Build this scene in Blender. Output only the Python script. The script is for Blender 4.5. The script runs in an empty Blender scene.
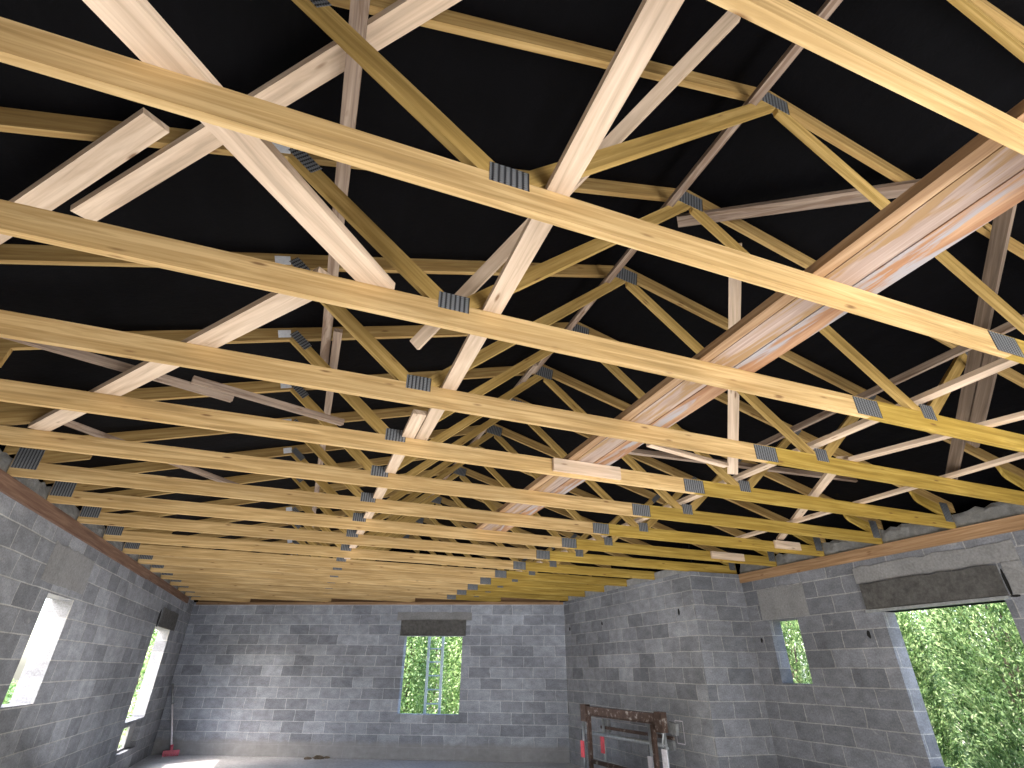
import bpy, bmesh, math, random
from mathutils import Vector, Matrix
random.seed(7)
C = bpy.context.scene.collection
ZO = 2.862            # height of the truss undersides above the slab; the plan below is drawn with z = 0 there
D = bpy.data

# ------------------------------------------------------------------ helpers
def link(o, parent=None):
    C.objects.link(o)
    if parent is not None: o.parent = parent
    return o
def tag(o, label=None, cat=None, group=None, kind=None):
    if label: o['label'] = label
    if cat: o['category'] = cat
    if group: o['group'] = group
    if kind: o['kind'] = kind
    return o
def empty(name, loc=(0, 0, 0)):
    o = D.objects.new(name, None); o.location = loc; o.empty_display_size = .1
    return link(o)

class MB:
    """collects faces with uv (in metres) and a material slot"""
    def __init__(s): s.v = []; s.f = []; s.uv = []; s.mi = []; s.sm = []
    def face(s, pts, uvs, mi=0, smooth=False):
        b = len(s.v); s.v += [tuple(p) for p in pts]
        s.f.append(list(range(b, b+len(pts)))); s.uv.append([tuple(u) for u in uvs]); s.mi.append(mi); s.sm.append(smooth)
    def hexa(s, P, u, w, t, mi=0):
        # P: 8 corners  0-3 bottom ring, 4-7 top ring ; u,w,t unit axes for the uv
        for q in ((0,3,2,1),(4,5,6,7),(0,1,5,4),(1,2,6,5),(2,3,7,6),(3,0,4,7)):
            pts = [P[i] for i in q]
            s.face(pts, [(p.dot(u), p.dot(w)+p.dot(t)) for p in pts], mi)
    def box(s, lo, hi, mi=0, ax=0):
        x0,y0,z0 = lo; x1,y1,z1 = hi
        P = [Vector(p) for p in ((x0,y0,z0),(x1,y0,z0),(x1,y1,z0),(x0,y1,z0),(x0,y0,z1),(x1,y0,z1),(x1,y1,z1),(x0,y1,z1))]
        A = [Vector((1,0,0)),Vector((0,1,0)),Vector((0,0,1))]
        u = A[ax]; r = [a for i,a in enumerate(A) if i != ax]
        s.hexa(P, u, r[0], r[1], mi)
    def beam(s, a, b, w, t, up=(0,0,1), mi=0, skew0=0, skew1=0):
        # a,b: centre of the underside at both ends; w width, t thickness upwards
        a = Vector(a); b = Vector(b); d = (b-a).normalized(); side = d.cross(Vector(up)).normalized(); n = side.cross(d).normalized()
        h = side*w/2
        P = [a-h-d*skew0, a+h+d*skew0, b+h+d*skew1, b-h-d*skew1]
        P = P + [p+n*t for p in P]
        s.hexa(P, d, side, n, mi)
    def prism(s, poly, y0, y1, dirv=(1,0), mi=0):
        # poly in XZ (any winding), extruded along Y
        A = sum(poly[i][0]*poly[(i+1) % len(poly)][1]-poly[(i+1) % len(poly)][0]*poly[i][1] for i in range(len(poly)))
        if A < 0: poly = poly[::-1]
        L = math.hypot(*dirv); dx, dz = dirv[0]/L, dirv[1]/L
        uv = lambda p: (p[0]*dx+p[2]*dz, -p[0]*dz+p[2]*dx+p[1])
        f = [(x,y0,z) for x,z in poly]; bk = [(x,y1,z) for x,z in poly][::-1]
        s.face(f, [uv(p) for p in f], mi); s.face(bk, [uv(p) for p in bk], mi)
        n = len(poly)
        for i in range(n):
            (xa,za),(xb,zb) = poly[i], poly[(i+1) % n]
            q = [(xa,y0,za),(xa,y1,za),(xb,y1,zb),(xb,y0,zb)]
            s.face(q, [uv(p) for p in q], mi)
    def tube(s, pts, r, seg=8, mi=0, r1=None, cap=True):
        pts = [Vector(p) for p in pts]; rings = []; n = len(pts); acc = 0
        for i,p in enumerate(pts):
            d = (pts[min(i+1,n-1)]-pts[max(i-1,0)]).normalized()
            a = d.cross(Vector((0,0,1)) if abs(d.z) < .9 else Vector((1,0,0))).normalized(); b = d.cross(a).normalized()
            rr = r if r1 is None else r+(r1-r)*i/(n-1)
            rings.append([p+(a*math.cos(2*math.pi*k/seg)+b*math.sin(2*math.pi*k/seg))*rr for k in range(seg)])
        for i in range(n-1):
            L = (pts[i+1]-pts[i]).length
            for k in range(seg):
                k2 = (k+1) % seg
                s.face([rings[i][k],rings[i+1][k],rings[i+1][k2],rings[i][k2]],
                       [(acc,k*r),(acc+L,k*r),(acc+L,(k+1)*r),(acc,(k+1)*r)], mi, True)
            acc += L
        if cap:
            s.face(rings[0], [(0,0)]*seg, mi); s.face(rings[-1][::-1], [(0,0)]*seg, mi)
    def build(s, name, mats, parent=None, z=ZO, weld=True, loc=None):
        me = D.meshes.new(name)
        off = Vector((0,0,z)) if loc is None else Vector(loc)
        me.from_pydata([tuple(Vector(v)+off) if loc is None else tuple(Vector(v)-off) for v in s.v], [], s.f)
        ul = me.uv_layers.new(name='UVMap'); k = 0
        flat = [c for f in s.uv for c in f]
        ul.data.foreach_set('uv', [x for c in flat for x in c])
        me.polygons.foreach_set('material_index', s.mi); me.polygons.foreach_set('use_smooth', s.sm)
        for m in (mats if isinstance(mats,(list,tuple)) else [mats]): me.materials.append(m)
        if weld:
            bm = bmesh.new(); bm.from_mesh(me); bmesh.ops.remove_doubles(bm, verts=bm.verts, dist=1e-5)
            bmesh.ops.recalc_face_normals(bm, faces=bm.faces); bm.to_mesh(me); bm.free()
        me.update()
        o = D.objects.new(name, me)
        return link(o, parent)

def clip(poly, a, b, c):      # keep a*x+b*z <= c
    out = []
    for i in range(len(poly)):
        p, q = poly[i], poly[(i+1) % len(poly)]
        dp, dq = a*p[0]+b*p[1]-c, a*q[0]+b*q[1]-c
        if dp <= 0: out.append(p)
        if (dp < 0 < dq) or (dq < 0 < dp):
            t = dp/(dp-dq); out.append((p[0]+(q[0]-p[0])*t, p[1]+(q[1]-p[1])*t))
    return out

# ------------------------------------------------------------------ materials
class NT:
    def __init__(s, name):
        s.m = D.materials.new(name); s.m.use_nodes = True; s.t = s.m.node_tree; s.n = s.t.nodes
        s.b = s.n['Principled BSDF']; s.out = s.n['Material Output']
    def new(s, t, **kw):
        n = s.n.new(t)
        for k,v in kw.items(): setattr(n, k, v)
        return n
    def l(s, a, b): s.t.links.new(a, b)
    def math(s, op, a, b=None, clampit=False):
        n = s.new('ShaderNodeMath', operation=op, use_clamp=clampit)
        for i,x in enumerate((a,b)):
            if x is None: continue
            if isinstance(x,(int,float)): n.inputs[i].default_value = x
            else: s.l(x, n.inputs[i])
        return n.outputs[0]
    def mapping(s, vec, scale=(1,1,1), loc=None):
        n = s.new('ShaderNodeMapping'); s.l(vec, n.inputs[0]); n.inputs['Scale'].default_value = scale
        if loc is not None: s.l(loc, n.inputs['Location'])
        return n.outputs[0]
    def noise(s, vec, scale, detail=4, rough=.55, dist=0):
        n = s.new('ShaderNodeTexNoise'); s.l(vec, n.inputs['Vector']); n.inputs['Scale'].default_value = scale
        n.inputs['Detail'].default_value = detail; n.inputs['Roughness'].default_value = rough; n.inputs['Distortion'].default_value = dist
        return n.outputs['Fac']
    def ramp(s, fac, stops, interp='LINEAR'):
        n = s.new('ShaderNodeValToRGB'); s.l(fac, n.inputs[0]); e = n.color_ramp.elements; n.color_ramp.interpolation = interp
        while len(e) < len(stops): e.new(.5)
        for x,(p,c) in zip(e, stops): x.position = p; x.color = (*c,1) if not isinstance(c,(int,float)) else (c,c,c,1)
        return n.outputs[0]
    def mix(s, fac, a, b, mode='MIX'):
        n = s.new('ShaderNodeMix', data_type='RGBA', blend_type=mode)
        for sock,x in ((n.inputs[0],fac),(n.inputs[6],a),(n.inputs[7],b)):
            if isinstance(x,(int,float)): sock.default_value = x if sock == n.inputs[0] else (x,x,x,1)
            elif isinstance(x,tuple): sock.default_value = (*x,1)
            else: s.l(x, sock)
        return n.outputs[2]
    def bump(s, h, strength=.3, dist=.01):
        n = s.new('ShaderNodeBump'); n.inputs['Strength'].default_value = strength; n.inputs['Distance'].default_value = dist
        s.l(h, n.inputs['Height']); s.l(n.outputs[0], s.b.inputs['Normal'])
    def base(s, col): s.l(col, s.b.inputs['Base Color'])
    def rough(s, r): s.b.inputs['Roughness'].default_value = r

def wood(name, c1, c2, knot=(.16,.07,.025), var=.18, grain=38, knots=True, streak=None):
    t = NT(name); t.rough(.7); t.b.inputs['Specular IOR Level'].default_value = .25
    uv = t.new('ShaderNodeUVMap').outputs[0]; oi = t.new('ShaderNodeObjectInfo').outputs['Random']
    cx = t.new('ShaderNodeCombineXYZ'); t.l(t.math('MULTIPLY', oi, 37.0), cx.inputs[0]); t.l(t.math('MULTIPLY', oi, 11.0), cx.inputs[1]); t.l(t.math('MULTIPLY', oi, 53.0), cx.inputs[2])
    ad = t.new('ShaderNodeVectorMath', operation='ADD'); t.l(uv, ad.inputs[0]); t.l(cx.outputs[0], ad.inputs[1]); v = ad.outputs[0]
    g = t.noise(t.mapping(v, (1.6, grain, 1)), 1.0, 5, .6, .6)
    col = t.ramp(g, [(.34, tuple(.8*x for x in c2)), (.45, c2), (.56, tuple(.5*(a+b) for a,b in zip(c1,c2))), (.64, c1)])
    big = t.noise(t.mapping(v, (.9, 6, 1)), 1.0, 2)
    col = t.mix(1.0, col, t.ramp(big, [(.3, 1-var), (.7, 1+var*.5)]), 'MULTIPLY')
    if streak:
        st = t.noise(t.mapping(v, (1.1, 11, 1)), 1.0, 4, .6, 1.2)
        col = t.mix(t.ramp(st, [(.50, 0.0), (.58, .85)]), col, streak)
    if knots:
        vo = t.new('ShaderNodeTexVoronoi'); vo.inputs['Scale'].default_value = 1.0; t.l(t.mapping(v, (3.1, 13, 1)), vo.inputs['Vector'])
        k = t.ramp(vo.outputs['Distance'], [(.05, .8), (.085, .4), (.13, 0.0)])
        col = t.mix(k, col, knot)
    col = t.mix(1.0, col, t.ramp(oi, [(0, 1-var*.8), (1, 1.0)]), 'MULTIPLY')
    t.base(col); t.bump(g, .25, .002)
    return t.m

def block(name, bw=.45, a=(.325,.337,.37), b=(.185,.192,.213), mortar=(.43,.427,.425), smear=None):  # block greys carry a blue cast standing in for skylight
    t = NT(name); t.rough(.92); t.b.inputs['Specular IOR Level'].default_value = .15
    uv = t.new('ShaderNodeUVMap').outputs[0]
    wob = t.new('ShaderNodeTexNoise'); t.l(uv, wob.inputs['Vector']); wob.inputs['Scale'].default_value = 2.2; wob.inputs['Detail'].default_value = 3
    sub = t.new('ShaderNodeVectorMath', operation='SUBTRACT'); t.l(wob.outputs['Color'], sub.inputs[0]); sub.inputs[1].default_value = (.5,.5,.5)
    sc = t.new('ShaderNodeVectorMath', operation='MULTIPLY'); t.l(sub.outputs[0], sc.inputs[0]); sc.inputs[1].default_value = (.10,.016,0)
    ad = t.new('ShaderNodeVectorMath', operation='ADD'); t.l(uv, ad.inputs[0]); t.l(sc.outputs[0], ad.inputs[1])
    br = t.new('ShaderNodeTexBrick'); t.l(ad.outputs[0], br.inputs['Vector']); br.offset = .5
    br.inputs['Color1'].default_value = (*a,1); br.inputs['Color2'].default_value = (*b,1); br.inputs['Mortar'].default_value = (*mortar,1)
    br.inputs['Scale'].default_value = 1; br.inputs['Mortar Size'].default_value = .0065; br.inputs['Mortar Smooth'].default_value = .35
    br.inputs['Brick Width'].default_value = bw; br.inputs['Row Height'].default_value = .2; br.inputs['Bias'].default_value = -.1
    fine = t.noise(uv, 55, 4, .7); mid = t.noise(t.mapping(uv, (6,9,1)), 1.0, 4, .6); big = t.noise(uv, .9, 3, .5)
    col = t.mix(1.0, br.outputs['Color'], t.ramp(fine, [(.3,.72),(.7,1.2)]), 'MULTIPLY')
    col = t.mix(1.0, col, t.ramp(mid, [(.32,.8),(.68,1.15)]), 'MULTIPLY')
    col = t.mix(1.0, col, t.ramp(big, [(.3,.8),(.7,1.18)]), 'MULTIPLY')
    # pale mortar smears
    sm = t.noise(t.mapping(uv, (3.2,7,1)), 1.0, 5, .7, .8)
    col = t.mix(t.ramp(sm, [(.62,0.0),(.72,.5)]), col, (.45,.448,.445))
    if smear is not None:
        sp = t.new('ShaderNodeSeparateXYZ'); t.l(uv, sp.inputs[0])
        e = t.math('ADD', sp.outputs[1], t.math('MULTIPLY', mid, .12))
        f = t.ramp(t.math('MULTIPLY_ADD', e, -8.0, ) if False else t.math('MULTIPLY', t.math('SUBTRACT', smear, e), 14.0), [(.0,0.0),(1,.85)])
        col = t.mix(f, col, t.mix(mid, (.20,.20,.205), (.36,.36,.37)))
    t.base(col)
    h = t.math('SUBTRACT', t.math('MULTIPLY', fine, .5), t.math('MULTIPLY', br.outputs['Fac'], .9))
    t.bump(h, .5, .006)
    return t.m

def concrete(name, a, b, scale=4, bump=.3, dist=.01, rough=.9):
    t = NT(name); t.rough(rough); t.b.inputs['Specular IOR Level'].default_value = .2
    co = t.new('ShaderNodeTexCoord').outputs['Object']
    n1 = t.noise(co, scale, 6, .65); n2 = t.noise(co, scale*14, 4, .7)
    col = t.ramp(n1, [(.3,b),(.7,a)]); col = t.mix(1.0, col, t.ramp(n2, [(.3,.75),(.7,1.15)]), 'MULTIPLY')
    t.base(col); t.bump(n2, bump, dist); return t.m

def plain(name, col, rough=.5, metal=0, var=.15, scale=9, rust=None):
    t = NT(name); t.rough(rough); t.b.inputs['Metallic'].default_value = metal
    co = t.new('ShaderNodeTexCoord').outputs['Object']; n = t.noise(co, scale, 5, .65)
    c = t.ramp(n, [(.3, tuple(x*(1-var) for x in col)), (.7, tuple(min(1,x*(1+var)) for x in col))])
    if rust: c = t.mix(t.ramp(n, [(.56,0.0),(.66,1.0)]), c, rust)
    t.base(c); return t.m

M_chord  = wood('treated_spruce', (.73,.515,.255), (.53,.345,.145))
M_yellow = wood('yellow_treated_spruce', (.54,.375,.09), (.38,.245,.045))
M_raft   = wood('rafter_spruce', (.52,.355,.145), (.37,.23,.08))  # spruce tone darkened to carry the shade under the roof
M_web    = wood('web_spruce', (.60,.41,.15), (.42,.27,.08))
M_pale   = wood('pale_plank', (.80,.635,.49), (.64,.485,.355), var=.12, grain=30)
M_rough  = wood('rough_grey_plank', (.48,.375,.295), (.33,.245,.19), var=.2, grain=45, streak=(.20,.13,.09))
M_brown  = wood('weathered_plank', (.30,.225,.175), (.19,.14,.105), var=.2, knots=False)
M_orange = wood('orange_plank', (.50,.335,.20), (.34,.205,.11), knots=False, grain=26)
M_pink   = wood('barky_plank', (.47,.365,.31), (.355,.26,.215), knots=False, streak=(.33,.20,.085))
M_mould  = wood('moulded_plank', (.47,.285,.17), (.33,.17,.09), knots=False, grain=16, streak=(.345,.345,.37))
M_ledL   = wood('reddish_ledger', (.27,.165,.115), (.18,.10,.07), knots=False)
M_ledR   = wood('orange_ledger', (.46,.29,.165), (.33,.195,.10))
M_block  = block('concrete_block')
M_blockB = block('concrete_block_back', a=(.37,.395,.455), b=(.215,.23,.268), mortar=(.52,.54,.58), smear=.36)
M_blockR = block('concrete_block_right', bw=.42, a=(.245,.255,.287), b=(.15,.157,.178), mortar=(.36,.36,.362))
M_conc   = concrete('smooth_patch', (.31,.31,.318), (.225,.225,.23), 3)
M_fill   = concrete('rough_fill', (.66,.655,.65), (.36,.36,.36), 9, .9, .04)
M_lintel = concrete('precast_lintel', (.175,.17,.165), (.075,.072,.07), 16, 1.0)
M_floor  = concrete('floor_slab', (.74,.76,.80), (.56,.57,.61), 1.3, .2)
M_ground = concrete('ground', (.50,.44,.32), (.36,.33,.20), .6, .5, .05)
M_tag    = plain('paper_tag', (.72,.74,.80), .6, 0, .12, 60)
M_dark   = plain('gap_shade', (.008,.008,.008), .95)
M_rust   = plain('rusty_steel', (.075,.045,.035), .7, .3, .4, 14, (.30,.27,.25))
M_steel  = plain('galvanised_steel', (.42,.45,.48), .45, .6, .25, 20)
M_dsteel = plain('grey_steel', (.26,.27,.28), .5, .5, .3, 14, (.34,.34,.34))
M_red    = plain('red_paint', (.62,.07,.09), .5, 0, .25, 22)
M_white  = plain('white_sticker', (.75,.73,.80), .5, 0, .15, 25)
M_alu    = plain('ladder_aluminium', (.40,.50,.56), .35, .4, .1)
M_pinkbr = plain('pink_plastic', (.55,.10,.16), .5)
M_bark   = concrete('bark', (.30,.25,.20), (.14,.11,.085), 12, .8, .02)

t = NT('plate_steel'); t.rough(.45); t.b.inputs['Metallic'].default_value = .35
uv = t.new('ShaderNodeUVMap').outputs[0]
sp = t.new('ShaderNodeSeparateXYZ'); t.l(uv, sp.inputs[0])
tri = lambda x, p: t.math('ABSOLUTE', t.math('SUBTRACT', t.math('FRACT', t.math('MULTIPLY', x, 1/p)), .5))
colm = t.math('ADD', sp.outputs[0], t.math('MULTIPLY', tri(sp.outputs[1], .011), .012))
f1 = t.ramp(tri(colm, .0215), [(.10, 0.0), (.26, 1.0)]); f2 = t.ramp(tri(sp.outputs[1], .011), [(.12, .55), (.3, 1.0)])
pc = t.mix(t.math('MULTIPLY', f1, f2), (.014,.015,.019), (.27,.285,.31))
t.base(pc); t.bump(f1, .5, .002); M_plate = t.m

t = NT('black_membrane'); t.rough(.62); t.b.inputs['Specular IOR Level'].default_value = .06
co = t.new('ShaderNodeTexCoord').outputs['Object']; n = t.noise(co, 2.5, 6, .7)
n2 = t.noise(t.mapping(co, (9, 1.2, 9)), 1.0, 4, .7)
t.base(t.mix(t.ramp(n2, [(.5,0.0),(.75,.5)]), t.ramp(n, [(.3,(.0008,.0008,.0014)),(.7,(.0016,.0016,.0025))]), (.0035,.0035,.005)))
t.bump(n, .35, .03); M_memb = t.m

def leafmat(name, c1, c2, c3):
    t = NT(name); t.rough(.55)
    g = t.new('ShaderNodeNewGeometry').outputs['Random Per Island']
    pn = t.noise(t.new('ShaderNodeTexCoord').outputs['Object'], 3.2, 3, .6)  # noise paints shaded and bright clumps into the leaf colour
    f = t.math('ADD', t.math('MULTIPLY', g, .55), t.math('MULTIPLY', t.math('SUBTRACT', pn, .22), .85), True)
    col = t.ramp(f, [(.08,c1),(.5,c2),(.92,c3)])
    t.base(col)
    tr = t.new('ShaderNodeBsdfTranslucent'); t.l(col, tr.inputs[0])
    mx = t.new('ShaderNodeMixShader'); mx.inputs[0].default_value = .25
    t.l(t.b.outputs[0], mx.inputs[1]); t.l(tr.outputs[0], mx.inputs[2]); t.l(mx.outputs[0], t.out.inputs[0])
    return t.m
M_juniper = leafmat('juniper_leaf', (.03,.075,.03), (.22,.37,.13), (.66,.78,.42))
M_shrub = leafmat('shrub_leaf', (.05,.13,.04), (.30,.48,.16), (.75,.86,.52))

# ------------------------------------------------------------------ plan
XL, XJ, XR = -2.397, 5.296, 6.194
KB = -.4618
yback = lambda x: 14.541+KB*(x-XL)
KR = -.0536
yret = lambda x: 6.636+KR*(x-XJ)
FZ = -2.862
TY = [0.369,1.1,1.823,2.62,3.43,4.239,5.041,5.839,6.645,7.536,8.387,9.196,9.992,10.764,11.58,12.39,13.2,14.0]
XA, ZL, ZT, SL = 1.92, 1.41, 1.512, .283
T = .032; HC = .124
rlow = lambda x: ZL-SL*abs(x-XA)
rtop = lambda x: ZT-SL*abs(x-XA)
YF = -2.6

# ------------------------------------------------------------------ walls
def wall_mesh(mb, P0, P1, z0, z1, thick, holes=(), mi=0, uoff=0.0):
    """vertical wall; inner face through P0->P1, thickness to the left of that direction; holes = (u0,u1,z0,z1)"""
    P0 = Vector((*P0,0)); P1 = Vector((*P1,0)); d = (P1-P0); L = d.length; d.normalize(); n = Vector((-d.y,d.x,0))*thick
    us = sorted({0,L,*[h[0] for h in holes],*[h[1] for h in holes]}); zs = sorted({z0,z1,*[h[2] for h in holes],*[h[3] for h in holes]})
    inside = lambda u,z: any(h[0] < u < h[1] and h[2] < z < h[3] for h in holes)
    pt = lambda u,z,k=0: P0+d*u+n*k+Vector((0,0,z))
    nu, nz = len(us)-1, len(zs)-1
    solid = lambda i,j: 0 <= i < nu and 0 <= j < nz and not inside((us[i]+us[i+1])/2,(zs[j]+zs[j+1])/2)
    for i in range(nu):
        for j in range(nz):
            if not solid(i,j): continue
            a,b,c,e = us[i],us[i+1],zs[j],zs[j+1]
            uvq = lambda *q: [(x+uoff, y-FZ) for x,y in q]
            mb.face([pt(a,c),pt(b,c),pt(b,e),pt(a,e)], uvq((a,c),(b,c),(b,e),(a,e)), mi)
            mb.face([pt(b,c,1),pt(a,c,1),pt(a,e,1),pt(b,e,1)], uvq((b,c),(a,c),(a,e),(b,e)), mi)
            if not solid(i-1,j): mb.face([pt(a,c,1),pt(a,c),pt(a,e),pt(a,e,1)], uvq((a-thick,c),(a,c),(a,e),(a-thick,e)), mi)
            if not solid(i+1,j): mb.face([pt(b,c),pt(b,c,1),pt(b,e,1),pt(b,e)], uvq((b,c),(b+thick,c),(b+thick,e),(b,e)), mi)
            if not solid(i,j-1): mb.face([pt(a,c,1),pt(b,c,1),pt(b,c),pt(a,c)], uvq((a,c+thick),(b,c+thick),(b,c),(a,c)), mi)
            if not solid(i,j+1): mb.face([pt(a,e),pt(b,e),pt(b,e,1),pt(a,e,1)], uvq((a,e),(b,e),(b,e-thick),(a,e-thick)), mi)
def hole_spots(mb, spots, mi):
    for (p, d, w, h) in spots:     # small holes and gaps: flat dark patches standing in for their shade
        p = Vector(p); d = Vector(d); n = Vector((-d.y,d.x,0)).normalized()*-.002
        pts = []
        for k in range(9):
            a = 2*math.pi*k/9; r = random.uniform(.75,1.1)
            pts.append(p+n+d*math.cos(a)*w*r+Vector((0,0,1))*math.sin(a)*h*r)
        mb.face(pts, [(0,0)]*9, mi)

# left wall: direction +Y puts its outside on the left
mb = MB(); L0 = lambda y: y-YF
wall_mesh(mb, (XL,YF), (XL,yback(XL)), FZ, -.001, .20, [(L0(6.70),L0(7.415),-1.645,-.68),(L0(11.50),L0(12.82),-2.11,-.68),(L0(11.55),L0(12.80),-2.56,-2.16)], 0, .12)
hole_spots(mb, [((XL,11.58,-.55),(0,1,0),.10,.17),((XL,5.72,-1.0),(0,1,0),.018,.03)], 1)
tag(mb.build('wall_left', [M_block, M_dark], weld=False), kind='structure')
mb = MB(); wall_mesh(mb, (XL-.09,11.55), (XL-.09,12.80), -2.56, -2.16, .03, [(.25,.85,-2.53,-2.22)], 0)
tag(mb.build('trim_9', M_conc, weld=False), kind='structure')
# rough concrete fill on top of the left and right walls, between the trusses
def fill(name, x0, x1, ya, yb, zt, mats, inner):
    random.seed(hash(name) % 1000 if False else len(name)*31)
    mb = MB(); n = int((yb-ya)/.07); prof = []
    for i in range(n+1):
        y = ya+(yb-ya)*i/n
        prof.append((y, zt+random.uniform(-.022,.016), random.uniform(0,.03), random.uniform(0,.02)))
    sg = 1 if inner > 0 else -1
    for a,b in zip(prof, prof[1:]):
        rows = []
        for (y,z,o,o2) in (a,b):
            rows.append([(x1 if sg > 0 else x0, y, -.001), ((x1 if sg > 0 else x0)-sg*o2, y, .055), ((x1 if sg > 0 else x0)-sg*(o+.012), y, z*.75), ((x1 if sg > 0 else x0)-sg*.05, y, z), (x0 if sg > 0 else x1, y, z-.03)])
        for k in range(4):
            q = [rows[0][k],rows[1][k],rows[1][k+1],rows[0][k+1]]
            mb.face(q, [(p[1],p[2]) for p in q])
    return tag(mb.build(name, mats, weld=True), kind='structure')
fill('trim_1', XL-.2, XL-.004, YF, yback(XL)-.05, .163, M_fill, 1)
fill('trim_2', XR+.004, XR+.2, YF, yret(XR), .172, M_fill, -1)

# right wall (alcove): run from back to front so that the outside is on its left
mb = MB(); R0 = lambda y: yret(XR)-y
wall_mesh(mb, (XR,yret(XR)), (XR,YF), FZ, -.001, .20, [(R0(6.21),R0(5.715),-1.44,-.68),(R0(4.515),R0(3.28),-2.14,-.70)], 0, .2)
hole_spots(mb, [((XR,4.76,-.92),(0,-1,0),.025,.045),((XR,6.42,-.92),(0,-1,0),.022,.035),((XR,3.205,-.55),(0,-1,0),.016,.12),((XR,3.18,-.675),(0,-1,0),.05,.012)], 1)
tag(mb.build('wall_right', [M_blockR, M_dark], weld=False), kind='structure')
# return wall of the jog
mb = MB(); wall_mesh(mb, (XJ,yret(XJ)), (XR+.2,yret(XR+.2)), FZ, -.001, .20, (), 0, .05)
tag(mb.build('wall_return', [M_blockR], weld=False), kind='structure')
# inner right wall
mb = MB(); wall_mesh(mb, (XJ,yback(XJ)), (XJ,yret(XJ)), FZ, -.001, .20, (), 0, .17)
hole_spots(mb, [((XJ,7.02,-.53),(0,-1,0),.028,.05),((XJ,9.37,-.53),(0,-1,0),.03,.04),((XJ,10.74,-.55),(0,-1,0),.03,.04)], 1)
def chalk(y0, z0, y1, z1, w=.014):
    x = XJ-.0015; d = Vector((0,y1-y0,z1-z0)).normalized(); n = Vector((0,-d.z,d.y))*w/2
    a, b = Vector((x,y0,z0)), Vector((x,y1,z1)); mb.face([a-n,b-n,b+n,a+n], [(0,0)]*4, 2)
for q_ in ((7.46,-1.93,7.46,-2.20),(7.28,-1.93,7.28,-2.20),(7.46,-1.93,7.28,-1.93),(7.46,-2.20,7.28,-2.20),(10.28,-1.89,10.22,-1.98),(10.22,-1.98,10.30,-2.08),(10.30,-2.08,10.24,-2.17)): chalk(*q_)
tag(mb.build('wall_inner_right', [M_block, M_dark, M_white], weld=False), kind='structure')
# mortar infill on the inner right wall between the truss ends
mb = MB()
ys = [6.69]+[y for y in TY if 7 < y < 11]
for a,b in zip(ys, ys[1:]): mb.box((XJ+.001,a+T+.004,0), (XJ+.19,b-.004,.105), 0, 1)
tag(mb.build('trim_3', M_fill), kind='structure')
# back wall (skewed)
dB = Vector((1,KB,0)).normalized(); LB = (XJ-XL)/dB.x
ub = lambda x: (x-XL)/dB.x
mb = MB(); wall_mesh(mb, (XL,yback(XL)), (XJ+.1,yback(XJ+.1)), FZ, -.001, .20, [(ub(2.15),ub(3.30),-2.11,-.68)], 0, .3)
tag(mb.build('wall_back', [M_blockB], weld=False), kind='structure')

# front wall behind the viewer, with a wide doorway
mb = MB(); wall_mesh(mb, (XR+.2,YF), (XL-.2,YF), FZ, -.001, .20, [(1.6,5.0,FZ,-.55)], 0, .1)
tag(mb.build('wall_front', [M_block], weld=False), kind='structure')

def slab(name, P0, P1, z0, z1, t, mat, back=0.0, jag=0.0, n=14):
    """thin trowelled patch or lintel lying on a wall face; P0->P1 with the wall's outside on the left; pokes t into the room"""
    P0 = Vector((*P0,0)); P1 = Vector((*P1,0)); d = (P1-P0).normalized(); nn = Vector((d.y,-d.x,0))
    mb = MB(); L = (P1-P0).length
    top = [z1+random.uniform(-jag,jag*.3) for _ in range(n+1)]; bot = [z0+random.uniform(-jag*.3,jag*.3) for _ in range(n+1)]
    for i in range(n):
        a = P0+d*L*i/n; b = P0+d*L*(i+1)/n; f = nn*t; k = nn*-back
        A=[a+k+Vector((0,0,bot[i])),b+k+Vector((0,0,bot[i+1])),b+f+Vector((0,0,bot[i+1])),a+f+Vector((0,0,bot[i]))]
        B=[a+k+Vector((0,0,top[i])),b+k+Vector((0,0,top[i+1])),b+f+Vector((0,0,top[i+1])),a+f+Vector((0,0,top[i]))]
        for q in ((A[3],A[2],B[2],B[3]),(A[0],A[3],A[2],A[1])[::-1],(B[3],B[2],B[1],B[0])): mb.face(q, [(0,0)]*4)
        if i == 0: mb.face((A[0],A[3],B[3],B[0]), [(0,0)]*4)
        if i == n-1: mb.face((A[2],A[1],B[1],B[2]), [(0,0)]*4)
    return mb.build(name, mat, weld=True)
# trowelled mortar patches above the openings
tag(slab('trim_4', (XL,6.40), (XL,7.58), -.60, -.235, .006, M_conc, jag=.02), kind='structure')
tag(slab('trim_5', (XR,6.32), (XR,5.50), -.665, -.25, .006, M_conc, jag=.025), kind='structure')
tag(slab('trim_6', (XR,4.72), (XR,3.02), -.375, -.19, .008, M_conc, jag=.02), kind='structure')
tag(slab('trim_7', (XR,3.185), (XR,3.02), -.66, -.37, .008, M_conc, jag=.01), kind='structure')
tag(slab('trim_8', (1.96,yback(1.96)), (3.47,yback(3.47)), -.375, -.2, .006, M_conc, jag=.015), kind='structure')
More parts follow.
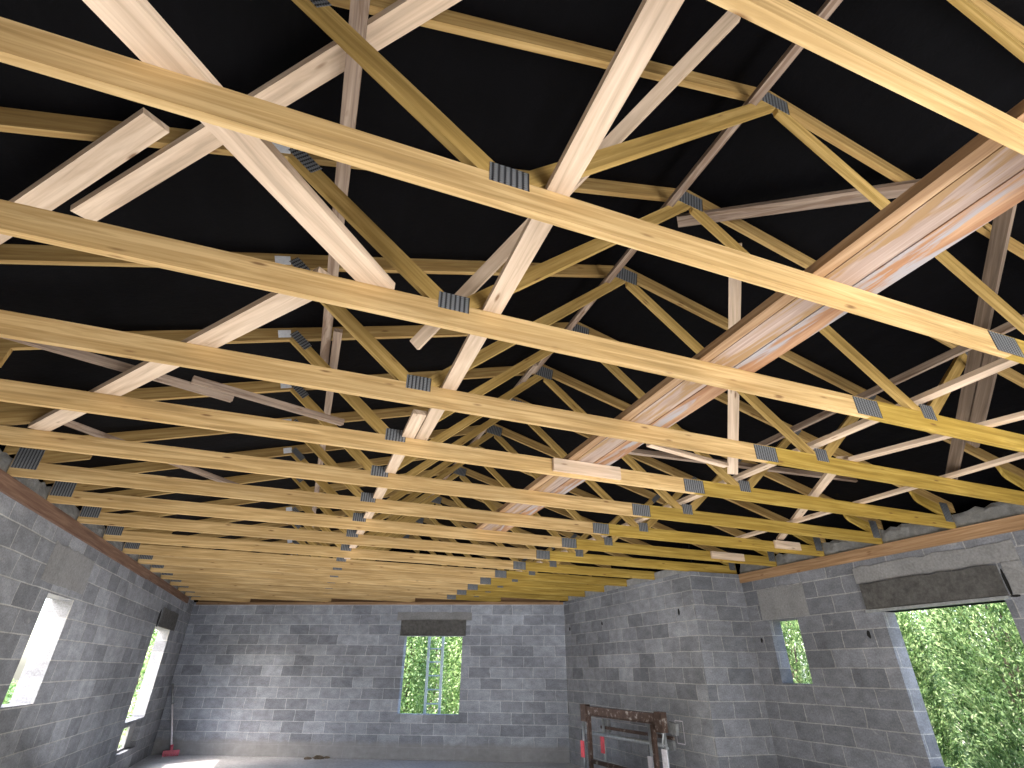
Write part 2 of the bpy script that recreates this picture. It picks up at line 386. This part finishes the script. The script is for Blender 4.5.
# dark cast lintels
GL = 'cast lintels over the window openings'
lin = tag(slab('concrete_lintel', (XR,4.67), (XR,3.23), -.665, -.385, .035, M_lintel, jag=.015), 'long dark grey concrete lintel above the large window opening on the right', 'lintel', GL)
mb = MB(); mb.box((XR-.045,3.22,-.700), (XR+.19,4.68,-.670), 0, 1); o = mb.build('soffit_board', M_steel, lin); o['label'] = 'pale form strip under the lintel'
lin = tag(slab('concrete_lintel', (2.06,yback(2.06)), (3.36,yback(3.36)), -.675, -.365, .03, M_lintel, jag=.012), 'dark concrete lintel above the window opening in the back wall', 'lintel', GL)
mb = MB(); a = Vector((2.03,yback(2.03),-.693))+Vector((-.02,-.04,0)); b = Vector((3.34,yback(3.34),-.693))+Vector((-.02,-.04,0))
mb.beam(a, b, .05, .0135); o = mb.build('soffit_board', M_steel, lin); o['label'] = 'pale form strip under the lintel'
tag(slab('concrete_lintel', (XL,11.70), (XL,13.1), -.675, -.36, .02, M_lintel, jag=.012), 'dark concrete lintel above the far window opening in the left wall', 'lintel', GL)

# floor slab, ground
mb = MB()
fl = [(XL-.2,YF),(XR+.2,YF),(XR+.2,yret(XR)+.2),(XJ+.2,yret(XJ)+.2),(XJ+.2,yback(XJ)+.1),(XL-.2,yback(XL-.2)+.2)]
mb.face([(x,y,FZ) for x,y in fl], fl); mb.face([(x,y,FZ-.15) for x,y in fl[::-1]], fl[::-1])
for i in range(len(fl)):
    a, b = fl[i], fl[(i+1) % len(fl)]
    q = [(*a,FZ-.15),(*b,FZ-.15),(*b,FZ),(*a,FZ)]; mb.face(q, [(p[0]+p[1],p[2]) for p in q])
tag(mb.build('floor', M_floor), kind='structure')
mb = MB(); mb.face([(-45,-30,FZ-.15),(45,-30,FZ-.15),(45,60,FZ-.15),(-45,60,FZ-.15)], [(0,0)]*4)
tag(mb.build('ground', M_ground), kind='structure')

# roof membrane
mb = MB()
def q(*p): mb.face(p, [(a[0],a[1]) for a in p])
yb0, yb1 = YF, 16.0; rb = lambda x: yback(x)+.26
ny = 40
def sag(x,y): return 0
xe0, xe1 = XL-.204, XR+.204
q((xe0,yb0,rtop(xe0)+.002),(XA,yb0,ZT+.002),(XA,rb(XA),ZT+.002),(xe0,rb(xe0),rtop(xe0)+.002))
q((XA,yb0,ZT+.002),(xe1,yb0,rtop(xe1)+.002),(xe1,rb(xe1),rtop(xe1)+.002),(XA,rb(XA),ZT+.002))
q((xe0,yb0,-.4),(xe0,rb(xe0),-.4),(xe0,rb(xe0),rtop(xe0)+.03),(xe0,yb0,rtop(xe0)+.03))  # eave drops added to block light leaks, here and on the right
q((xe1,yb0,-.4),(xe1,yret(XR)+.215,-.4),(xe1,yret(XR)+.215,-.01),(xe1,rb(xe1),-.01),(xe1,rb(xe1),rtop(xe1)+.03),(xe1,yb0,rtop(xe1)+.03))
q((xe0,YF-.1,-.05),(xe1,YF-.1,-.05),(xe1,YF-.1,ZT),(xe0,YF-.1,ZT))
# sheets added to keep light out behind the back, return and inner right walls
off = .215/dB.x
q((xe0,yback(xe0)+off,-.01),(XJ+.3,yback(XJ+.3)+off,-.01),(XJ+.3,yback(XJ+.3)+off,ZT),(xe0,yback(xe0)+off,ZT))
q((XJ+.215,yret(XJ)+.2,-.01),(XJ+.215,yback(XJ)+.4,-.01),(XJ+.215,yback(XJ)+.4,ZT),(XJ+.215,yret(XJ)+.2,ZT))
q((XJ+.2,yret(XR)+.215,-.01),(xe1,yret(XR)+.215,-.01),(xe1,yret(XR)+.215,ZT),(XJ+.2,yret(XR)+.215,ZT))
tag(mb.build('ceiling', M_memb, weld=False), kind='structure')

# ledgers under the truss ends
mb = MB(); mb.box((XL+.0005,-1.0,-.122), (XL+.034,9.95,-.0005), 0, 1)
tag(mb.build('ledger_board', M_ledL), 'long reddish brown ledger board fixed along the top of the left wall', 'ledger', 'ledger boards under the truss ends')
mb = MB(); mb.box((XL+.0005,9.99,-.112), (XL+.034,13.6,-.0005), 0, 1)
tag(mb.build('ledger_board', M_ledL), 'short reddish ledger board at the far end of the left wall near the back corner', 'ledger', 'ledger boards under the truss ends')
mb = MB(); mb.box((XR-.034,-1.0,-.128), (XR-.0005,yret(XR)-.003,-.0005), 0, 1)
tag(mb.build('ledger_board', M_ledR), 'long orange ledger board fixed along the top of the right wall', 'ledger', 'ledger boards under the truss ends')
mb = MB(); a = Vector((XL+.06,yback(XL+.06)-.024,-.056)); b = Vector((XJ-.02,yback(XJ-.02)-.024,-.056)); mb.beam(a, b, .034, .055)
tag(mb.build('ledger_board', M_ledR), 'orange timber lying along the top of the back wall', 'ledger', 'ledger boards under the truss ends')

mb = MB(); a = Vector((XL+.06,yback(XL+.06)+.165,.002)); b = Vector((XJ-.02,yback(XJ-.02)+.165,.002)); mb.beam(a, b, .045, .15)
tag(mb.build('wall_plate', M_ledR), 'orange timber lying on top of the back wall behind the truss ends', 'timber', 'ledger boards under the truss ends')
# ------------------------------------------------------------------ trusses
def band(x0, z0, slope, depth):
    """long bar through (x0,z0) with this slope"""
    L = math.hypot(1,slope); d = (1/L, slope/L); n = (-d[1],d[0]); R = 3
    return [(x0-d[0]*R-n[0]*depth/2, z0-d[1]*R-n[1]*depth/2),(x0+d[0]*R-n[0]*depth/2, z0+d[1]*R-n[1]*depth/2),
            (x0+d[0]*R+n[0]*depth/2, z0+d[1]*R+n[1]*depth/2),(x0-d[0]*R+n[0]*depth/2, z0-d[1]*R+n[1]*depth/2)], (1,slope)
def under_rafter(p, side):
    # below the rafter underside
    return clip(p, -SL, 1, ZL-SL*XA-.0005) if side < 0 else clip(p, SL, 1, ZL+SL*XA-.0005)
OUTL = clip(clip(under_rafter(clip(band(.340,HC,-.86,.078)[0],0,-1,-HC-.0005),-1),1,0,.392),-1,0,1.2)
INL  = clip(clip(under_rafter(clip(band(.438,HC,.865,.072)[0],0,-1,-HC-.0005),-1),-1,0,-.393),1,0,XA-.001)
INR  = clip(clip(under_rafter(clip(band(3.385,HC,-.85,.074)[0],0,-1,-HC-.0005),1),1,0,3.447),-1,0,-XA-.001)
OUTR = clip(under_rafter(clip(band(3.510,HC,.86,.074)[0],0,-1,-HC-.0005),1),-1,0,-3.448)
XEL, XER = XL-.085, XR+.085
MEMBERS = [
 ('bottom_chord', [(XL+.002,0),(2.919,0),(2.919,HC),(XL+.002,HC)], (1,0), M_chord),
 ('bottom_chord', [(2.921,0),(XR-.002,0),(XR-.002,HC),(2.921,HC)], (1,0), M_yellow),
 ('rafter', [(XEL,rlow(XEL)),(XA-.0005,ZL),(XA-.0005,ZT),(XEL,rtop(XEL))], (1,SL), M_raft),
 ('rafter', [(XA+.0005,ZL),(XER,rlow(XER)),(XER,rtop(XER)),(XA+.0005,ZT)], (1,-SL), M_raft),
 ('web', OUTL, (1,-.86), M_web), ('web', INL, (1,.865), M_web), ('web', INR, (1,-.85), M_web), ('web', OUTR, (1,.86), M_web),
 ('heel_wedge', [(XL+.002,HC+.0005),(-2.20,HC+.0005),(-1.91,.207),(-1.90,rlow(-1.90)-.0005),(XL+.002,rlow(XL)-.0005)], (1,.28), M_raft),
 ('heel_wedge', [(XR-.002,HC+.0005),(6.06,HC+.0005),(5.78,.232),(5.735,.262),(5.72,.30),(5.70,rlow(5.70)-.0005),(XR-.002,rlow(XR)-.0005)], (1,-.28), M_yellow),
]
def rect(cx, cz, w, h, ang=0):
    c, s = math.cos(ang), math.sin(ang)
    return [(cx+c*x-s*z, cz+s*x+c*z) for x,z in ((-w/2,-h/2),(w/2,-h/2),(w/2,h/2),(-w/2,h/2))]
PLATES = [rect(.39,.130,.142,.088), rect(2.92,.062,.20,.112), rect(3.475,.128,.118,.10), rect(1.915,1.415,.20,.125,-.18),
          rect(-.365,.755,.16,.062,-.72), rect(4.285,.775,.16,.062,.72), rect(-2.305,.148,.17,.17), rect(6.125,.165,.12,.20)]
TAG = rect(-.480,.782,.085,.062,.27)
def make_truss(xcut=None, label=None):
    root = empty('roof_truss', (0,0,ZO))
    for name, poly, dv, mat in MEMBERS:
        p = poly if xcut is None else clip(poly, 1, 0, xcut)
        if len(p) < 3: continue
        mb = MB(); mb.prism(p, 0, T, dv); mb.build(name, mat, root, z=0)
    for p in PLATES:
        if xcut is not None and max(x for x,_ in p) > xcut-.02: continue
        mb = MB(); c = p[1][0]-p[0][0], p[1][1]-p[0][1]
        mb.prism(p, -.0022, -.0002, c); mb.prism(p, T+.0002, T+.0022, c); mb.build('gusset_plate', M_plate, root, z=0)
    if xcut is None or xcut > -.4:
        mb = MB(); mb.prism(TAG, -.0012, -.0002, (1,.28)); o = mb.build('paper_tag', M_tag, root, z=0); o['label'] = 'white printed paper tag'
    return root
def copy_tree(o):
    c = o.copy(); C.objects.link(c)
    for ch in list(o.children):
        k = ch.copy(); C.objects.link(k); k.parent = c
    return c
ORD = ['nearest timber roof truss, its bottom chord crossing the top right corner of the picture',
 'second timber roof truss from the camera, its chord crossing the whole picture',
 'third timber roof truss from the camera',
 'fourth timber roof truss from the camera', 'fifth timber roof truss from the camera, with a pale splice board nailed on its chord',
 'sixth timber roof truss from the camera', 'seventh timber roof truss from the camera',
 'eighth timber roof truss from the camera, last whole one before the jog wall', 'ninth timber roof truss from the camera, lying over the return wall of the jog',
 'tenth timber roof truss from the camera, first one ending on the inner right wall', 'eleventh timber roof truss from the camera, second one ending on the inner right wall',
 'twelfth timber roof truss from the camera, third one ending on the inner right wall', 'thirteenth timber roof truss from the camera, fourth one ending on the inner right wall',
 'fourteenth timber roof truss from the camera, last one reaching the inner right wall', 'fifteenth timber roof truss from the camera, cut short by the back wall',
 'sixteenth timber roof truss from the camera, cut short by the back wall', 'seventeenth timber roof truss, second to last before the back left corner',
 'eighteenth and last timber roof truss, shortest, in the back left corner']
full = make_truss(); mid = make_truss(XJ+.19)
for i, y in enumerate(TY):
    if i == 0: o = full
    elif i <= 8: o = copy_tree(full)
    elif i == 9: o = mid
    elif i <= 13: o = copy_tree(mid)
    else: o = make_truss((14.541-y-T)/-KB+XL+.10)
    o.location.y = y
    tag(o, ORD[i], 'roof truss', 'roof trusses carrying the black roof sheet')

# ------------------------------------------------------------------ loose boards and bracing
def board(label, a, b, w, t, mat, up=(0,0,1), name='plank', cat='plank', group='loose planks and braces in the roof', skew0=0, skew1=0):
    mb = MB(); mb.beam(a, b, w, t, up, 0, skew0, skew1)
    c = (Vector(a)+Vector(b))/2
    o = mb.build(name, mat, z=0, loc=c); o.location = c+Vector((0,0,ZO))
    return tag(o, label, cat, group)
E0 = HC+.0008
# runs along the building, on the chords
board('long pale plank on top of the chords beside the centre plates, near half', (.568,-.6,E0), (.572,3.46,E0), .086, .030, M_pale, name='bracing_board')
board('pale plank on the chords beside the centre plates, continuing to the back', (.478,3.02,E0), (.470,8.7,E0), .088, .030, M_pale, name='bracing_board')
board('narrow pale brace running under the ridge just left of the apex plates', (1.735,-.5,1.285), (1.735,4.1,1.285), .05, .030, M_rough, name='bracing_board')
board('narrow brace under the ridge, further back than its twin by the apex plates', (1.680,3.9,1.253), (1.680,9.6,1.253), .05, .030, M_rough, name='bracing_board')
board('rough upright looking brace under the left rafters, nearest length', (-.190,-.5,.700), (-.190,3.9,.700), .062, .028, M_rough, name='bracing_board')
board('rough brace under the left rafters, far length reaching to the back', (-.115,3.05,.641), (-.115,9.4,.641), .056, .028, M_rough, name='bracing_board')
board('pale lath in the notch of the right hand webs, near length', (3.452,.5,.200), (3.452,5.0,.200), .085, .030, M_pale, name='bracing_board')
board('pale lath in the notch of the right hand webs, far length', (3.452,5.02,.200), (3.452,9.9,.200), .085, .030, M_pale, name='bracing_board')
board('pale lath lying on the chords close to the right wall', (4.895,1.1,E0), (4.895,5.5,E0), .075, .028, M_pale, name='bracing_board')
board('small square batten on the outer right webs', (3.865,.9,.582), (3.865,3.55,.582), .032, .05, M_rough, name='bracing_board')
# the bundle of three planks
board('orange edge plank of the three plank bundle on the chords, left one', (1.755,-.5,E0), (1.755,5.95,E0), .062, .042, M_orange, group='bundle of three planks lying across the chords')
board('barky middle plank of the three plank bundle on the chords', (1.868,-.5,E0), (1.868,6.05,E0), .152, .036, M_pink, group='bundle of three planks lying across the chords')
board('plank with grey mould streaks, right one of the three plank bundle', (2.022,-.5,E0), (2.022,5.9,E0), .140, .036, M_mould, group='bundle of three planks lying across the chords')
# diagonals on the chords, left
d1 = Vector((.66,.75,0)).normalized()
p1 = Vector((-.595,1.10,E0))
board('wide pale plank running from the upper left corner onto the third chord', p1-d1*1.05, p1+d1*1.015, .125, .034, M_pale)
a = Vector((-.15,1.86,E0)); b = Vector((-1.97,4.25,E0))
board('wide pale plank lying diagonally over the chords on the left', a, b, .112, .034, M_pale)
board('thin grey brace low on the left, crossing over chords six and seven', (-1.87,4.06,.1605), (-.57,5.55,.1605), .065, .030, M_rough)
board('grey brace with a cut end behind the fourth chord on the far left', (-2.05,3.02,.235), (-.70,3.52,.235), .075, .045, M_rough, up=(0,-.25,1))
board('grey brace with a cut end beside the left webs, behind the fourth chord', (-.905,3.30,.225), (.02,3.62,.225), .07, .042, M_rough, up=(0,-.25,1))
# diagonals under the left rafters
nl = (-SL,0,1)
def onraft(x, y, dz=-.0345):
    return (x, y, rlow(x)+dz)
board('pale plank with a cut end under the left rafters, crossing behind the wide plank', onraft(-1.265,2.26), onraft(.42,.67), .098, .032, M_pale, up=nl)
board('pinkish plank with a cut end under the left rafters at the picture edge', onraft(-.88,1.675,-.0685), onraft(-1.95,2.72,-.0685), .105, .032, M_pale, up=nl)
# brace from the third chord up towards the ridge
board('slim pale brace rising from the third chord towards the ridge', (.285,2.24,.132), (1.27,.74,1.13), .062, .030, M_pale, up=(.6,.75,.6))
# right slope
nr = (SL,0,1)
board('pinkish brace under the right rafters near the ridge', onraft(1.93,1.985), onraft(2.98,.98), .085, .030, M_rough, up=nr)
board('pale upright brace hanging from a right rafter down to the chords', (2.31,1.90,1.225), (3.16,3.22,.130), .082, .026, M_pale, up=(.6,.55,.5))
board('left one of two brown weathered planks leaning under the right rafters', (5.02,2.685,.150), (3.17,.82,1.05), .085, .028, M_brown, up=(.2,-.8,.6))
la, lb = Vector((5.02,2.685,.150)), Vector((3.17,.82,1.05)); ld = lb-la; ls = ld.normalized().cross(Vector((.2,-.8,.6))).normalized()*.097
if ls.z > 0: ls = -ls
board('right one of two brown weathered planks leaning under the right rafters', la+ld*.20+ls, la+ld*.56+ls, .085, .028, M_brown, up=(.2,-.8,.6))
board('pale plank lying askew on the chords to the right of the steel plates', (3.80,2.64,E0), (4.36,.85,E0), .075, .030, M_pale)
board('short pale plank running from the fourth chord back to the right', (3.78,2.68,.1555), (5.52,5.07,.1555), .080, .030, M_pale)
board('thin grey board behind the plank bundle over the fifth chord', (2.30,3.56,.34), (5.2,3.64,.46), .05, .028, M_rough, up=(0,-1,.3))
board('pale offcut lying on the chords beside the plank bundle', (2.20,3.00,.158+.0), (3.05,3.16,.158), .05, .026, M_pale)
# splices nailed on chord faces
def splice(label, x0, x1, z0, z1, y):
    mb = MB(); mb.prism([(x0,z0),(x1,z0),(x1,z1),(x0,z1)], -.030, -.003, (1,0))
    o = mb.build('splice_board', M_pale, z=0); o.location = (0,y,ZO); tag(o, label, 'board', 'splice boards nailed on the chords')
splice('long pale splice board nailed on the fifth chord under the plank bundle', 1.60, 2.19, .022, .122, TY[4])
splice('pale splice board nailed near the right end of the seventh chord', 5.37, 5.78, .040, .135, TY[6])
splice('pale splice board nailed near the right end of the eighth chord', 5.05, 5.60, .028, .122, TY[7])

# ------------------------------------------------------------------ trestle
A = Vector((4.60,8.96,0)); B = Vector((4.78,7.05,0)); dv = (B-A).normalized(); sv = Vector((-dv.y,dv.x,0))
if sv.x < 0: sv = -sv
P = lambda s, o, z: A+dv*s+sv*o+Vector((0,0,z))
root = empty('scaffold_trestle', A+Vector((0,0,ZO+FZ))); tag(root, 'rusty steel builders trestle standing by the inner right wall', 'trestle')
def part(name, mb, mat, label=None):
    o = mb.build(name, mat, None, z=ZO); o.parent = root; o.matrix_parent_inverse = Matrix.Translation(-root.location)
    if label: o['label'] = label
    return o
mb = MB(); mb.beam(P(-.02,0,-1.93), P(1.96,0,-1.93), .05, .10); mb.beam(P(-.02,0,-1.945), P(1.96,0,-1.945), .075, .012); mb.beam(P(-.02,0,-1.83), P(1.96,0,-1.83), .075, .012); part('top_beam', mb, M_rust)
for s in (-.02, 1.84):
    mb = MB(); mb.beam(P(s,0,-2.03), P(s+.15,0,-2.03), .09, .235); part('end_plate', mb, M_rust)
for s in (.12, 1.71):
    mb = MB(); mb.beam(P(s,0,FZ+.02), P(s,0,-1.95), .055, .055, up=tuple(dv)); mb.beam(P(s,0,FZ), P(s,0,FZ+.02), .12, .12, up=tuple(dv)); part('post', mb, M_rust)
mb = MB(); mb.beam(P(.15,0,-2.565), P(1.68,0,-2.565), .04, .05); part('cross_bar', mb, M_rust)
for s, zt in ((-.14, -1.95), (1.87, -1.98)):
    mb = MB(); mb.tube([P(s,.075,FZ), P(s,.075,zt)], .024, 10); part('pole', mb, M_steel)
mb = MB(); mb.tube([P(1.56,.075,FZ), P(1.56,.075,-1.96)], .024, 10); part('pole', mb, M_steel)
mb = MB(); mb.tube([P(.11,.30,FZ), P(.11,.30,-2.0)], .024, 10); part('pole', mb, M_steel)
mb = MB(); mb.beam(P(.0,.33,-2.14), P(1.75,.33,-2.14), .03, .04); part('rear_rail', mb, M_rust)
mb = MB(); mb.tube([P(-.45,.27,-2.215), P(1.66,.27,-2.215)], .028, 10); part('rear_rail', mb, M_steel)
mb = MB(); mb.beam(P(.05,.36,-2.18), P(.2,.36,-2.18), .05, .17); part('rail_clamp', mb, M_dsteel)
mb = MB(); mb.beam(P(1.66,.31,-2.27), P(1.78,.31,-2.25), .05, .10); part('rail_clamp', mb, M_dsteel)
mb = MB(); mb.beam(P(1.95,.10,-2.03), P(2.10,.10,-2.05), .05, .13); part('bracket', mb, M_dsteel)
for s, o, z0, z1 in ((-.14,.04,-2.53,-2.31), (.11,.262,-2.46,-2.24)):
    mb = MB(); mb.beam(P(s-.05,o,z0), P(s+.05,o,z0), .012, z1-z0); part('plate', mb, M_red, 'red painted plate')
for s, z0, z1 in ((1.87,-2.80,-2.22), (1.56,-2.80,-2.33)):
    mb = MB(); mb.beam(P(s-.05,.04,z0), P(s+.05,.04,z0), .012, z1-z0); part('sticker', mb, M_white, 'white sticker sleeve')
mb = MB(); mb.tube([P(1.80,.02,-1.97), P(1.90,.03,-2.05), P(1.86,.03,-2.16), P(1.97,.03,-2.20)], .014, 8); part('locking_pin', mb, M_steel)

# ------------------------------------------------------------------ broom, debris, ladder
root = empty('broom', (-1.99,14.13,ZO+FZ)); tag(root, 'broom with a pink head leaning in the back left corner', 'broom')
def part2(name, mb, mat, rt, label=None):
    o = mb.build(name, mat, None, z=ZO); o.parent = rt; o.matrix_parent_inverse = Matrix.Translation(-rt.location)
    if label: o['label'] = label
    return o
a = Vector((-1.99,14.13,FZ+.09)); b = Vector((-2.34,14.36,-1.62)); m = a.lerp(b,.68)
mb = MB(); mb.tube([a, m], .017, 10); part2('handle', mb, M_white, root, 'white lower handle')
mb = MB(); mb.tube([m, b], .022, 10); part2('grip', mb, M_dsteel, root, 'dark grip of the handle')
mb = MB(); mb.beam((-2.13,14.10,FZ+.045), (-1.85,14.16,FZ+.045), .06, .055); mb.tube([a-Vector((0,0,.03)), a+Vector((-.02,.012,.1))], .03, 8); part2('head', mb, M_pinkbr, root)
mb = MB()
for k in range(14): 
    for j in range(3):
        x = -2.12+.26*k/13; y = 14.105+.056*k/13+(j-1)*.02
        mb.beam((x,y,FZ+.0), (x+random.uniform(-.005,.005),y,FZ+.046), .012, .008, up=(0,1,0))
part2('bristles', mb, M_pinkbr, root)
for i,(x,y,s) in enumerate(((.58,12.92,.08),(.78,12.90,.12),(.94,12.95,.07))):
    random.seed(20+i); mb = MB()
    bm = bmesh.new(); bmesh.ops.create_icosphere(bm, subdivisions=2, radius=1)
    for v in bm.verts: v.co = Vector((v.co.x*s*random.uniform(.7,1.1), v.co.y*s*.5*random.uniform(.7,1.1), max(0,(v.co.z+.55))*s*.35*random.uniform(.7,1.1)))
    for f in bm.faces: mb.face([v.co+Vector((x,y,FZ)) for v in f.verts], [(0,0)]*3)
    bm.free()
    tag(mb.build('rubble_lump', M_bark), ['dark rubble lump on the slab by the back wall, left one of three','dark rubble lump on the slab by the back wall, middle and biggest','dark rubble lump on the slab by the back wall, right one of three'][i], 'rubble', 'rubble lumps on the floor')
# sandy mortar splashes are in the slab material
root = empty('ladder', (2.75,12.95,ZO+FZ-.15)); tag(root, 'aluminium ladder standing outside the back window opening', 'ladder')
dl = Vector((1,KB,0)).normalized(); nb = Vector((-dl.y,dl.x,0))
c0 = Vector((2.665,yback(2.665),0))+nb*.55; c0.x += .02
lw = .315
st = lambda sgn, z: c0+dl*sgn*lw/2+dl*(.045*(z+1.4)*-.0)+nb*(-.06*(z+1.4))+Vector((0,0,z))
for sgn in (-1,1):
    mb = MB(); mb.beam(st(sgn,FZ-.15), st(sgn,.2), .055, .03, up=tuple(nb)); part2('stile', mb, M_alu, root)
k = 0; z = FZ+.12
while z < .15:
    mb = MB(); mb.tube([st(-1,z)+nb*.015, st(1,z)+nb*.015], .014, 8); part2('rung', mb, M_alu, root); z += .262

# ------------------------------------------------------------------ planting outside
def plant(label, base, h, rx, ry, n, blade, mat, seed, style, cat='tree', name='conifer_tree', z0=.05, stems=5, group='greenery outside the openings'):
    rnd = random.Random(seed); bx, by = base; gz = FZ-.15
    root = empty(name, (bx,by,ZO+gz)); tag(root, label, cat, group)
    mb = MB(); tips = []
    for s in range(stems):
        a = 2*math.pi*s/stems+rnd.uniform(-.4,.4); k = rnd.uniform(.1,.45)
        p = [(bx+rnd.uniform(-.1,.1),by+rnd.uniform(-.1,.1),gz)]
        for j in range(1,5):
            f = j/4; p.append((bx+math.cos(a)*rx*k*f**1.3, by+math.sin(a)*ry*k*f**1.3, gz+h*.85*f))
        mb.tube(p, .045, 7, 0, .006, cap=False); tips.append(p)
    tr = mb.build('trunk', M_bark, None, z=ZO); tr.parent = root; tr.matrix_parent_inverse = Matrix.Translation(-root.location)
    V = []; F = []
    def bl(p, d, l, w):
        s = d.cross(Vector((rnd.uniform(-1,1),rnd.uniform(-1,1),rnd.uniform(-1,1)))).normalized()*w/2
        b = len(V); m = p+d*l*.55
        V.extend((p, m+s, p+d*l, m-s)); F.append((b,b+1,b+2,b+3))
    cnt = 0
    while cnt < n:
        u = rnd.random(); ang = rnd.uniform(0,2*math.pi); zz = z0+(1-z0)*rnd.random()
        r = math.sqrt(rnd.uniform(.35,1))
        prof = 1.0 if zz < .6 else max(.25, math.cos((zz-.6)/.4*math.pi/2)**.6)
        c = Vector((bx+math.cos(ang)*rx*r*prof, by+math.sin(ang)*ry*r*prof, gz+h*zz))
        if style == 'conifer':
            d0 = Vector((math.cos(ang)*.55+rnd.uniform(-.3,.3), math.sin(ang)*.55+rnd.uniform(-.3,.3), rnd.uniform(.45,1.1))).normalized()
            L = rnd.uniform(.18,.38); m = rnd.randint(9,15)
            for j in range(m):
                t_ = j/m; q_ = c+d0*L*t_
                d = (d0*.8+Vector((rnd.uniform(-1,1),rnd.uniform(-1,1),rnd.uniform(-.6,.9)))*.8).normalized()
                bl(q_, d, blade*rnd.uniform(.6,1.2)*(1.15-.5*t_), blade*.34)
            cnt += m
        else:
            m = rnd.randint(5,9)
            for j in range(m):
                d = Vector((rnd.uniform(-1,1),rnd.uniform(-1,1),rnd.uniform(-.8,.8))).normalized()
                bl(c+Vector((rnd.gauss(0,.07),rnd.gauss(0,.07),rnd.gauss(0,.09))), d, blade*rnd.uniform(.6,1.25), blade*.5)
            cnt += m
    me = D.meshes.new('foliage'); me.from_pydata([tuple(v+Vector((0,0,ZO))) for v in V], [], F); me.materials.append(mat); me.update()
    fo = link(D.objects.new('foliage', me)); fo.parent = root; fo.matrix_parent_inverse = Matrix.Translation(-root.location)
plant('tall juniper filling the left of the large right window opening', (8.75,6.70), 3.2, .62, .62, 52000, .068, M_juniper, 1, 'conifer', z0=.05)
plant('bushy juniper in the middle of the large right window opening', (8.80,4.95), 3.3, .64, .64, 60000, .068, M_juniper, 2, 'conifer', z0=.05)
plant('juniper at the right edge of the large right window opening', (8.6,3.2), 3.0, .58, .58, 34000, .068, M_juniper, 3, 'conifer')
plant('big juniper standing behind the others beyond the right wall', (11.3,6.3), 3.7, 1.3, 1.3, 30000, .09, M_juniper, 4, 'conifer')
plant('juniper seen through the small window opening on the right', (8.9,8.6), 3.2, .72, .72, 34000, .075, M_juniper, 5, 'conifer')
plant('juniper far behind, seen at the top of the small window opening', (11.3,9.6), 3.7, 1.3, 1.3, 9000, .12, M_juniper, 11, 'conifer')
plant('leafy tree seen on the left through the back window opening', (3.0,16.3), 4.0, .66, .75, 24000, .09, M_shrub, 6, 'leaf', name='leafy_tree', z0=.03)
plant('leafy tree seen on the right through the back window opening', (4.72,15.9), 4.0, .70, .75, 24000, .09, M_shrub, 7, 'leaf', name='leafy_tree', z0=.03)
plant('leafy tree further off, seen between the ladder stiles of the back opening', (4.25,18.6), 4.0, .95, .8, 16000, .11, M_shrub, 12, 'leaf', name='leafy_tree', z0=.03)
plant('shrub outside the far left window opening, close to the wall', (-3.75,17.2), 2.7, .8, .8, 6000, .10, M_shrub, 8, 'leaf', 'shrub', 'shrub')
plant('low shrub far off outside the near left window opening', (-8.6,22.5), 1.3, 1.0, .8, 2500, .16, M_shrub, 9, 'leaf', 'shrub', 'shrub')
plant('weedy shrub growing right outside the left wall under the far window', (-3.15,13.2), .75, .35, .5, 1800, .09, M_shrub, 10, 'leaf', 'shrub', 'shrub')

# ------------------------------------------------------------------ light
w = D.worlds.new('World'); bpy.context.scene.world = w; w.use_nodes = True
nt = w.node_tree; bg = nt.nodes['Background']; sky = nt.nodes.new('ShaderNodeTexSky'); sky.sky_type = 'NISHITA'; sky.sun_disc = False
sky.sun_elevation = math.radians(40); sky.sun_rotation = math.radians(240); sky.altitude = 100; sky.dust_density = 3
nt.links.new(sky.outputs[0], bg.inputs[0]); bg.inputs[1].default_value = .95
def lamp(name, typ, loc, rot, energy, color=(1,1,1), **kw):
    l = D.lights.new(name, typ); l.energy = energy; l.color = color
    for k,v in kw.items(): setattr(l, k, v)
    o = D.objects.new(name, l); o.location = loc; o.rotation_euler = rot; return link(o)
def aim(d): return Vector(d).to_track_quat('-Z','Y').to_euler()
lamp('sun', 'SUN', (-10,5,12), aim((.72,.28,-1)), 6.0, (1.0,.96,.9), angle=math.radians(.6))
lamp('front_fill_light', 'AREA', (3.1,YF+.03,1.2), aim((-.1,1,.1)), 255, (1.0,.98,.95), shape='RECTANGLE', size=3.4, size_y=2.3)  # added lamp standing in for daylight from behind the camera
# added floor lamps standing in for daylight bounced off the slab
lamp('floor_fill_light', 'AREA', (1.2,3.4,.06), aim((0,0,1)), 240, (1.0,.965,.90), shape='RECTANGLE', size=7.5, size_y=6.8)
lamp('floor_fill_light_far', 'AREA', (1.2,9.4,.06), aim((0,.4,1)), 155, (.97,.97,1.0), shape='RECTANGLE', size=6.5, size_y=5.5)
# ------------------------------------------------------------------ camera
Mx = [[0.9369274223248873,-0.3494435995930705,0.007495064981705348],[-0.17633627514735783,-0.45406039984446644,0.8733468219214165],[0.3017822449429347,0.8195842384993266,0.4870412227324105]]
cam = D.cameras.new('camera'); cam.sensor_width = 36; cam.lens = 513.56/1024*36; cam.clip_start = .02; cam.clip_end = 300
co = D.objects.new('camera', cam); link(co)
r, u, f = [Vector(v) for v in Mx]
m = Matrix((( r.x,u.x,-f.x,0),(r.y,u.y,-f.y,0),(r.z,u.z,-f.z,ZO-1.3171),(0,0,0,1))); co.matrix_world = m
sc = bpy.context.scene; sc.camera = co
sc.view_settings.view_transform = 'Standard'; sc.view_settings.look = 'None'; sc.view_settings.exposure = 0.25; sc.view_settings.gamma = 1.0
